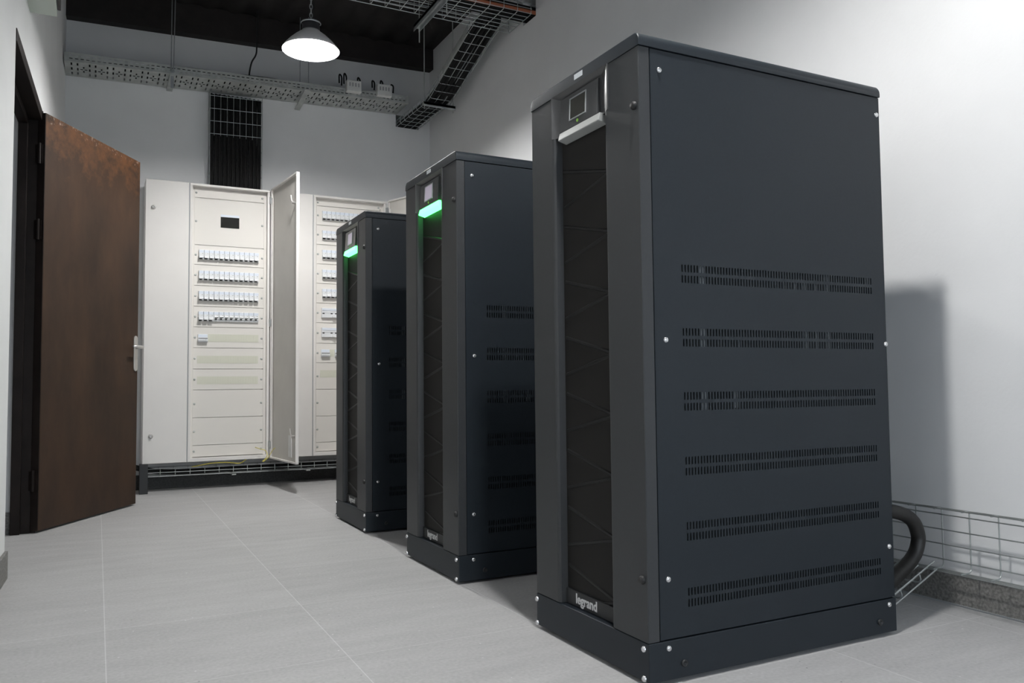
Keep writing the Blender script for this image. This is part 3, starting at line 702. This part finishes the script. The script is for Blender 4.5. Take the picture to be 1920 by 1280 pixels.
# wire basket mounted upright along the foot of the right wall
t = thing('wire_basket_tray', (2.50, 3.5, .13), 'low wire basket tray fixed upright along the foot of the right wall', 'cable tray')
mb = MB(); xv = 2.502; y0, y1 = .55, 6.45
for z in (.325, .304, .255, .207, .158): mb.cyl((xv-.003, y0, z), (xv-.003, y1, z), .0024, 6)
for x in (2.452, 2.468, 2.486): mb.cyl((x, y0, .1275), (x, y1, .1275), .0022, 6)
mb.cyl((2.468, y0, .327), (2.468, y1, .327), .0022, 6)
y = .625
while y < y1:
    mb.tube([(2.464, y, .3255), (2.495, y, .3255), (xv, y, .321), (xv, y, .139), (2.494, y, .131), (2.448, y, .131)], .0024, 6); y += .0955
mb.build('basket', 'wire', t)
for y in (.9, 2.75, 4.6, 6.1): MB().box(2.500, XR, y, y+.03, .110, .120).box(XR-.004, XR, y, y+.03, .11, .20).box(2.500, 2.506, y, y+.03, .11, .2).build('wall_bracket', 'zincdull', t)
# little ramp tray and big hose behind the nearest cabinet
t = thing('wire_basket_tray', (2.3, 1.86, .08), 'short wire basket ramp under the black hose behind the nearest cabinet', 'cable tray')
mb = MB(); basket(mb, [(2.15, 1.80, .012), (2.20, 1.80, .035), (2.437, 1.80, .135)], (0, 1, 0), .10, .030, pitch=.1, nb=4, sides=(1,)); mb.build('basket', 'wire', t)
cable('hose', [(2.08, 1.83, .322), (2.20, 1.81, .333), (2.315, 1.80, .322), (2.39, 1.80, .29), (2.418, 1.80, .242), (2.414, 1.80, .205), (2.392, 1.80, .172), (2.335, 1.80, .132), (2.22, 1.80, .078)], .0225, 'hose', 'thick black hose curving out behind the nearest black cabinet', 'hose', n=16)

# ------------------------------------------------------------------ perforated tray on the back wall
def tz(x): return 2.997 + .029*(x+.24)
t = thing('perforated_cable_tray', (1.0, 6.40, 3.03), 'long perforated steel cable tray fixed high across the back wall', 'cable tray')
yf = 6.25
xs = [-.235]; holes = set(); cols = []
x = -.21; k = 0; TX1 = 2.26
while x < TX1-.05:
    cols.append((x, k)); k += 1; x += .0375
ysd = [yf+q for q in (0, .03, .08, .095, .125, .142, .158, .175, .205, .22, .27)] + [YB-.006]
for (x, k) in cols:
    i = len(xs)
    if k % 3 < 2: xs += [x+.013, x+.023]; holes |= {(i, 1), (i, 4), (i, 5), (i, 6), (i, 9)}
    else: xs += [x-.004, x+.013, x+.023, x+.040]; holes |= {(i, 5), (i+1, 3), (i+1, 7), (i+2, 5)}
xs.append(TX1)
mb = MB(); grid_panel(mb, xs, ysd, holes, lambda a, c, d: (a, c, tz(a)+d), .0015)
# front flange with two rows of long slots
xs2 = [-.235]; h2 = set()
x = -.21
while x < TX1-.05: xs2 += [x+.006, x+.026]; x += .0345
xs2.append(TX1)
for i in range(1, len(xs2)-1, 2): h2 |= {(i, 1), (i, 3)}
grid_panel(mb, xs2, [0, .016, .022, .038, .044, .060], h2, lambda a, c, d: (a, yf+d, tz(a)+c), .0015)
mb.add([(-.235, yf, tz(-.235)+.060), (TX1, yf, tz(TX1)+.060), (TX1, yf+.012, tz(TX1)+.061), (-.235, yf+.012, tz(-.235)+.061)], [(0, 1, 2, 3)])
mb.add([(-.235, yf-.002, tz(-.235)-.002), (TX1, yf-.002, tz(TX1)-.002), (TX1, yf-.002, tz(TX1)+.003), (-.235, yf-.002, tz(-.235)+.003), (-.235, yf+.001, tz(-.235)-.002), (TX1, yf+.001, tz(TX1)-.002), (TX1, yf+.001, tz(TX1)+.003), (-.235, yf+.001, tz(-.235)+.003)], [(0,1,2,3),(7,6,5,4),(0,4,5,1),(2,6,7,3)])
mb.build('tray', 'zincdull', t)
mb = MB().box(.435, .475, yf-.03, YB, tz(.45)-.026, tz(.45)-.004); mb.build('support_strut', 'zincdull', t)
for x in (.443, .459): MB().cyl((x, yf-.012, 2.93 if x > .45 else 2.97), (x+(.008 if x > .45 else .002), yf-.012, 3.64), .0032, 8).build('threaded_rod', 'zinc', t)
m = MB().box(.440, .462, yf-.020, yf-.016, 2.905, 3.035); m.build('hanger_strap', 'zinc', t)
mb = MB().obox((1.425, yf-.02, 3.05), (1, 0, 0), Vector((-.02, .30, -.075)).normalized(), Vector((0, .075, .30)).normalized(), -.02, .02, 0, .30, -.006, .004); mb.build('support_strut', 'zincdull', t)
for x, y in ((1.40, yf+.05), (1.46, yf+.02)): MB().cyl((x-.02, y, tz(x)), (x-.02, y, 3.64), .003, 8).build('threaded_rod', 'zinc', t)
# cables lying in the tray
for k in range(6):
    y = 6.285+.045*k
    pts = [(-.22, y, tz(-.22)+.022)] + [(.1+.36*j, y+random.uniform(-.012, .012), tz(.1+.36*j)+.022+random.choice((0, .004, .01, .035 if k == 0 else .012))) for j in range(6)] + [(2.24, y, tz(2.24)+.03)]
    cable('power_cable', pts, .015, 'cable', 'black cable lying in the perforated tray on the back wall', 'cable', 'black cables in the perforated tray')
# small white junction boxes clipped to the front of the tray
for (x0, x1, z0, z1, lab, loops) in ((1.727, 1.846, 3.076, 3.170, 'small white junction box on the tray, nearer the lamp', ((-.05, .09), (-.012, .115), (.10, .085))),
                          (1.977, 2.100, 3.082, 3.176, 'small white junction box on the tray, nearer the right wall', ((-.03, .065), (.04, .085), (.13, .05)))):
    t = thing('junction_box', (x0, yf-.03, z0), lab, 'junction box', 'white junction boxes')
    MB().box(x0, x1, yf-.055, yf-.003, z0, z1).build('box_body', 'whiteplastic', t, bevel=.006)
    m = MB()
    for q in range(4): m.box(x0+.018+q*.024, x0+.027+q*.024, yf-.057, yf-.0545, z1-.052, z1-.022)
    m.build('knockout', 'seam', t)
    for dx, hh in loops:
        xx = x0+dx+.01
        m = MB().tube(smooth_path([(xx-.014, yf-.02, z1-.03), (xx-.012, yf-.01, z1+hh*.35), (xx, yf+.005, z1+hh*.55), (xx+.014, yf+.01, z1+hh*.3), (xx+.018, yf+.03, z1-.03)], 5), .006, 8)
        m.build('cable_loop', 'cable', t, smooth=True)
# thin loose wire from the ceiling into the tray
cable('loose_wire', [(1.06, 6.33, 3.645), (1.056, 6.33, 3.40), (1.052, 6.33, 3.30), (1.020, 6.33, 3.23), (1.004, 6.33, 3.15), (1.0, 6.34, 3.06)], .006, 'black', 'thin black wire hanging from the ceiling into the tray, left of the lamp', 'wire')
# ------------------------------------------------------------------ vertical cable riser above the panel
t = thing('wire_basket_tray', (.93, 6.5, 2.25), 'upright wire basket holding black cables above the cream panel', 'cable tray')
mb = MB()
for x in (.738, 1.124): mb.cyl((x, 6.468, 2.245), (x, 6.468, 3.02), .003, 8); mb.cyl((x, 6.545, 2.245), (x, 6.545, 3.02), .003, 8)
for k in range(7):
    x = .768+.047*k; mb.cyl((x, 6.462, 2.665), (x, 6.462, 2.985), .0022, 6)
for z in (2.971, 2.872, 2.775, 2.677):
    mb.tube([(.738, 6.545, z), (.738, 6.463, z), (.742, 6.459, z), (1.12, 6.459, z+.012), (1.124, 6.463, z+.012), (1.124, 6.545, z+.012)], .0024, 6)
for z in (2.58, 2.48, 2.38, 2.28):
    mb.tube([(.738, 6.468, z), (.738, 6.548, z), (1.124, 6.548, z), (1.124, 6.468, z)], .0024, 6)
mb.build('basket', 'wire', t)
for k in range(24):
    x = .749+.0159*k; y = 6.50+(.012 if k % 2 else 0)
    pts = [(x, y, 2.235), (x+random.uniform(-.002, .002), y, 2.5), (x+random.uniform(-.002, .002), y, 2.75), (x, y, 3.0)]
    cable('power_cable', pts, .0095, 'cable', 'black cable running upright in the basket above the cream panel', 'cable', 'upright black cables above the panel', n=10)

# ------------------------------------------------------------------ tray and cables under the boards
t = thing('wire_basket_tray', (1.1, 6.42, .11), 'wire basket tray running beneath the cream panels near the floor', 'cable tray')
mb = MB(); basket(mb, [(.28, 6.42, .112), (2.2, 6.42, .100)], (0, 1, 0), .16, .055, pitch=.1, nb=4, sides=(.5, 1)); mb.build('basket', 'wire', t)
for x in (.9, 1.45, 2.1): MB().box(x, x+.03, 6.34, YB, .092, .099).build('wall_bracket', 'zincdull', t)
for k in range(3):
    y = 6.37+.045*k
    cable('power_cable', [(-.15, y+.02, .23-.02*k), (.15, y, .20), (.45, y, .135), (1.0, y, .132), (1.6, y+.01, .130), (2.2, y, .128)], .015, 'cable', 'black cable lying in the basket beneath the cream panels', 'cable', 'black cables beneath the panels')
cable('earth_wire', [(.62, 6.36, .165), (.69, 6.325, .180), (.76, 6.32, .190), (.87, 6.32, .189), (.95, 6.32, .179), (1.0, 6.33, .204)], .0036, 'yellow', 'yellow green earth wire lying loose beneath the left cream panel', 'wire')
# ------------------------------------------------------------------ casing on the wall above the door
t = thing('equipment_casing', (-.30, 4.2, 2.49), 'pale casing mounted on the left wall above the brown door, cut by the photo edge', 'wall box')
MB().box(xw(4.1)-.004, -.193, 3.95, 4.30, 2.497, 2.64).build('casing', 'box', t, bevel=.003)
MB().box(-.193, -.178, 3.96, 4.29, 2.525, 2.63).build('front_panel', 'lampdark', t, bevel=.003)

for o in bpy.data.objects:
    if '_abs' in o: del o['_abs']
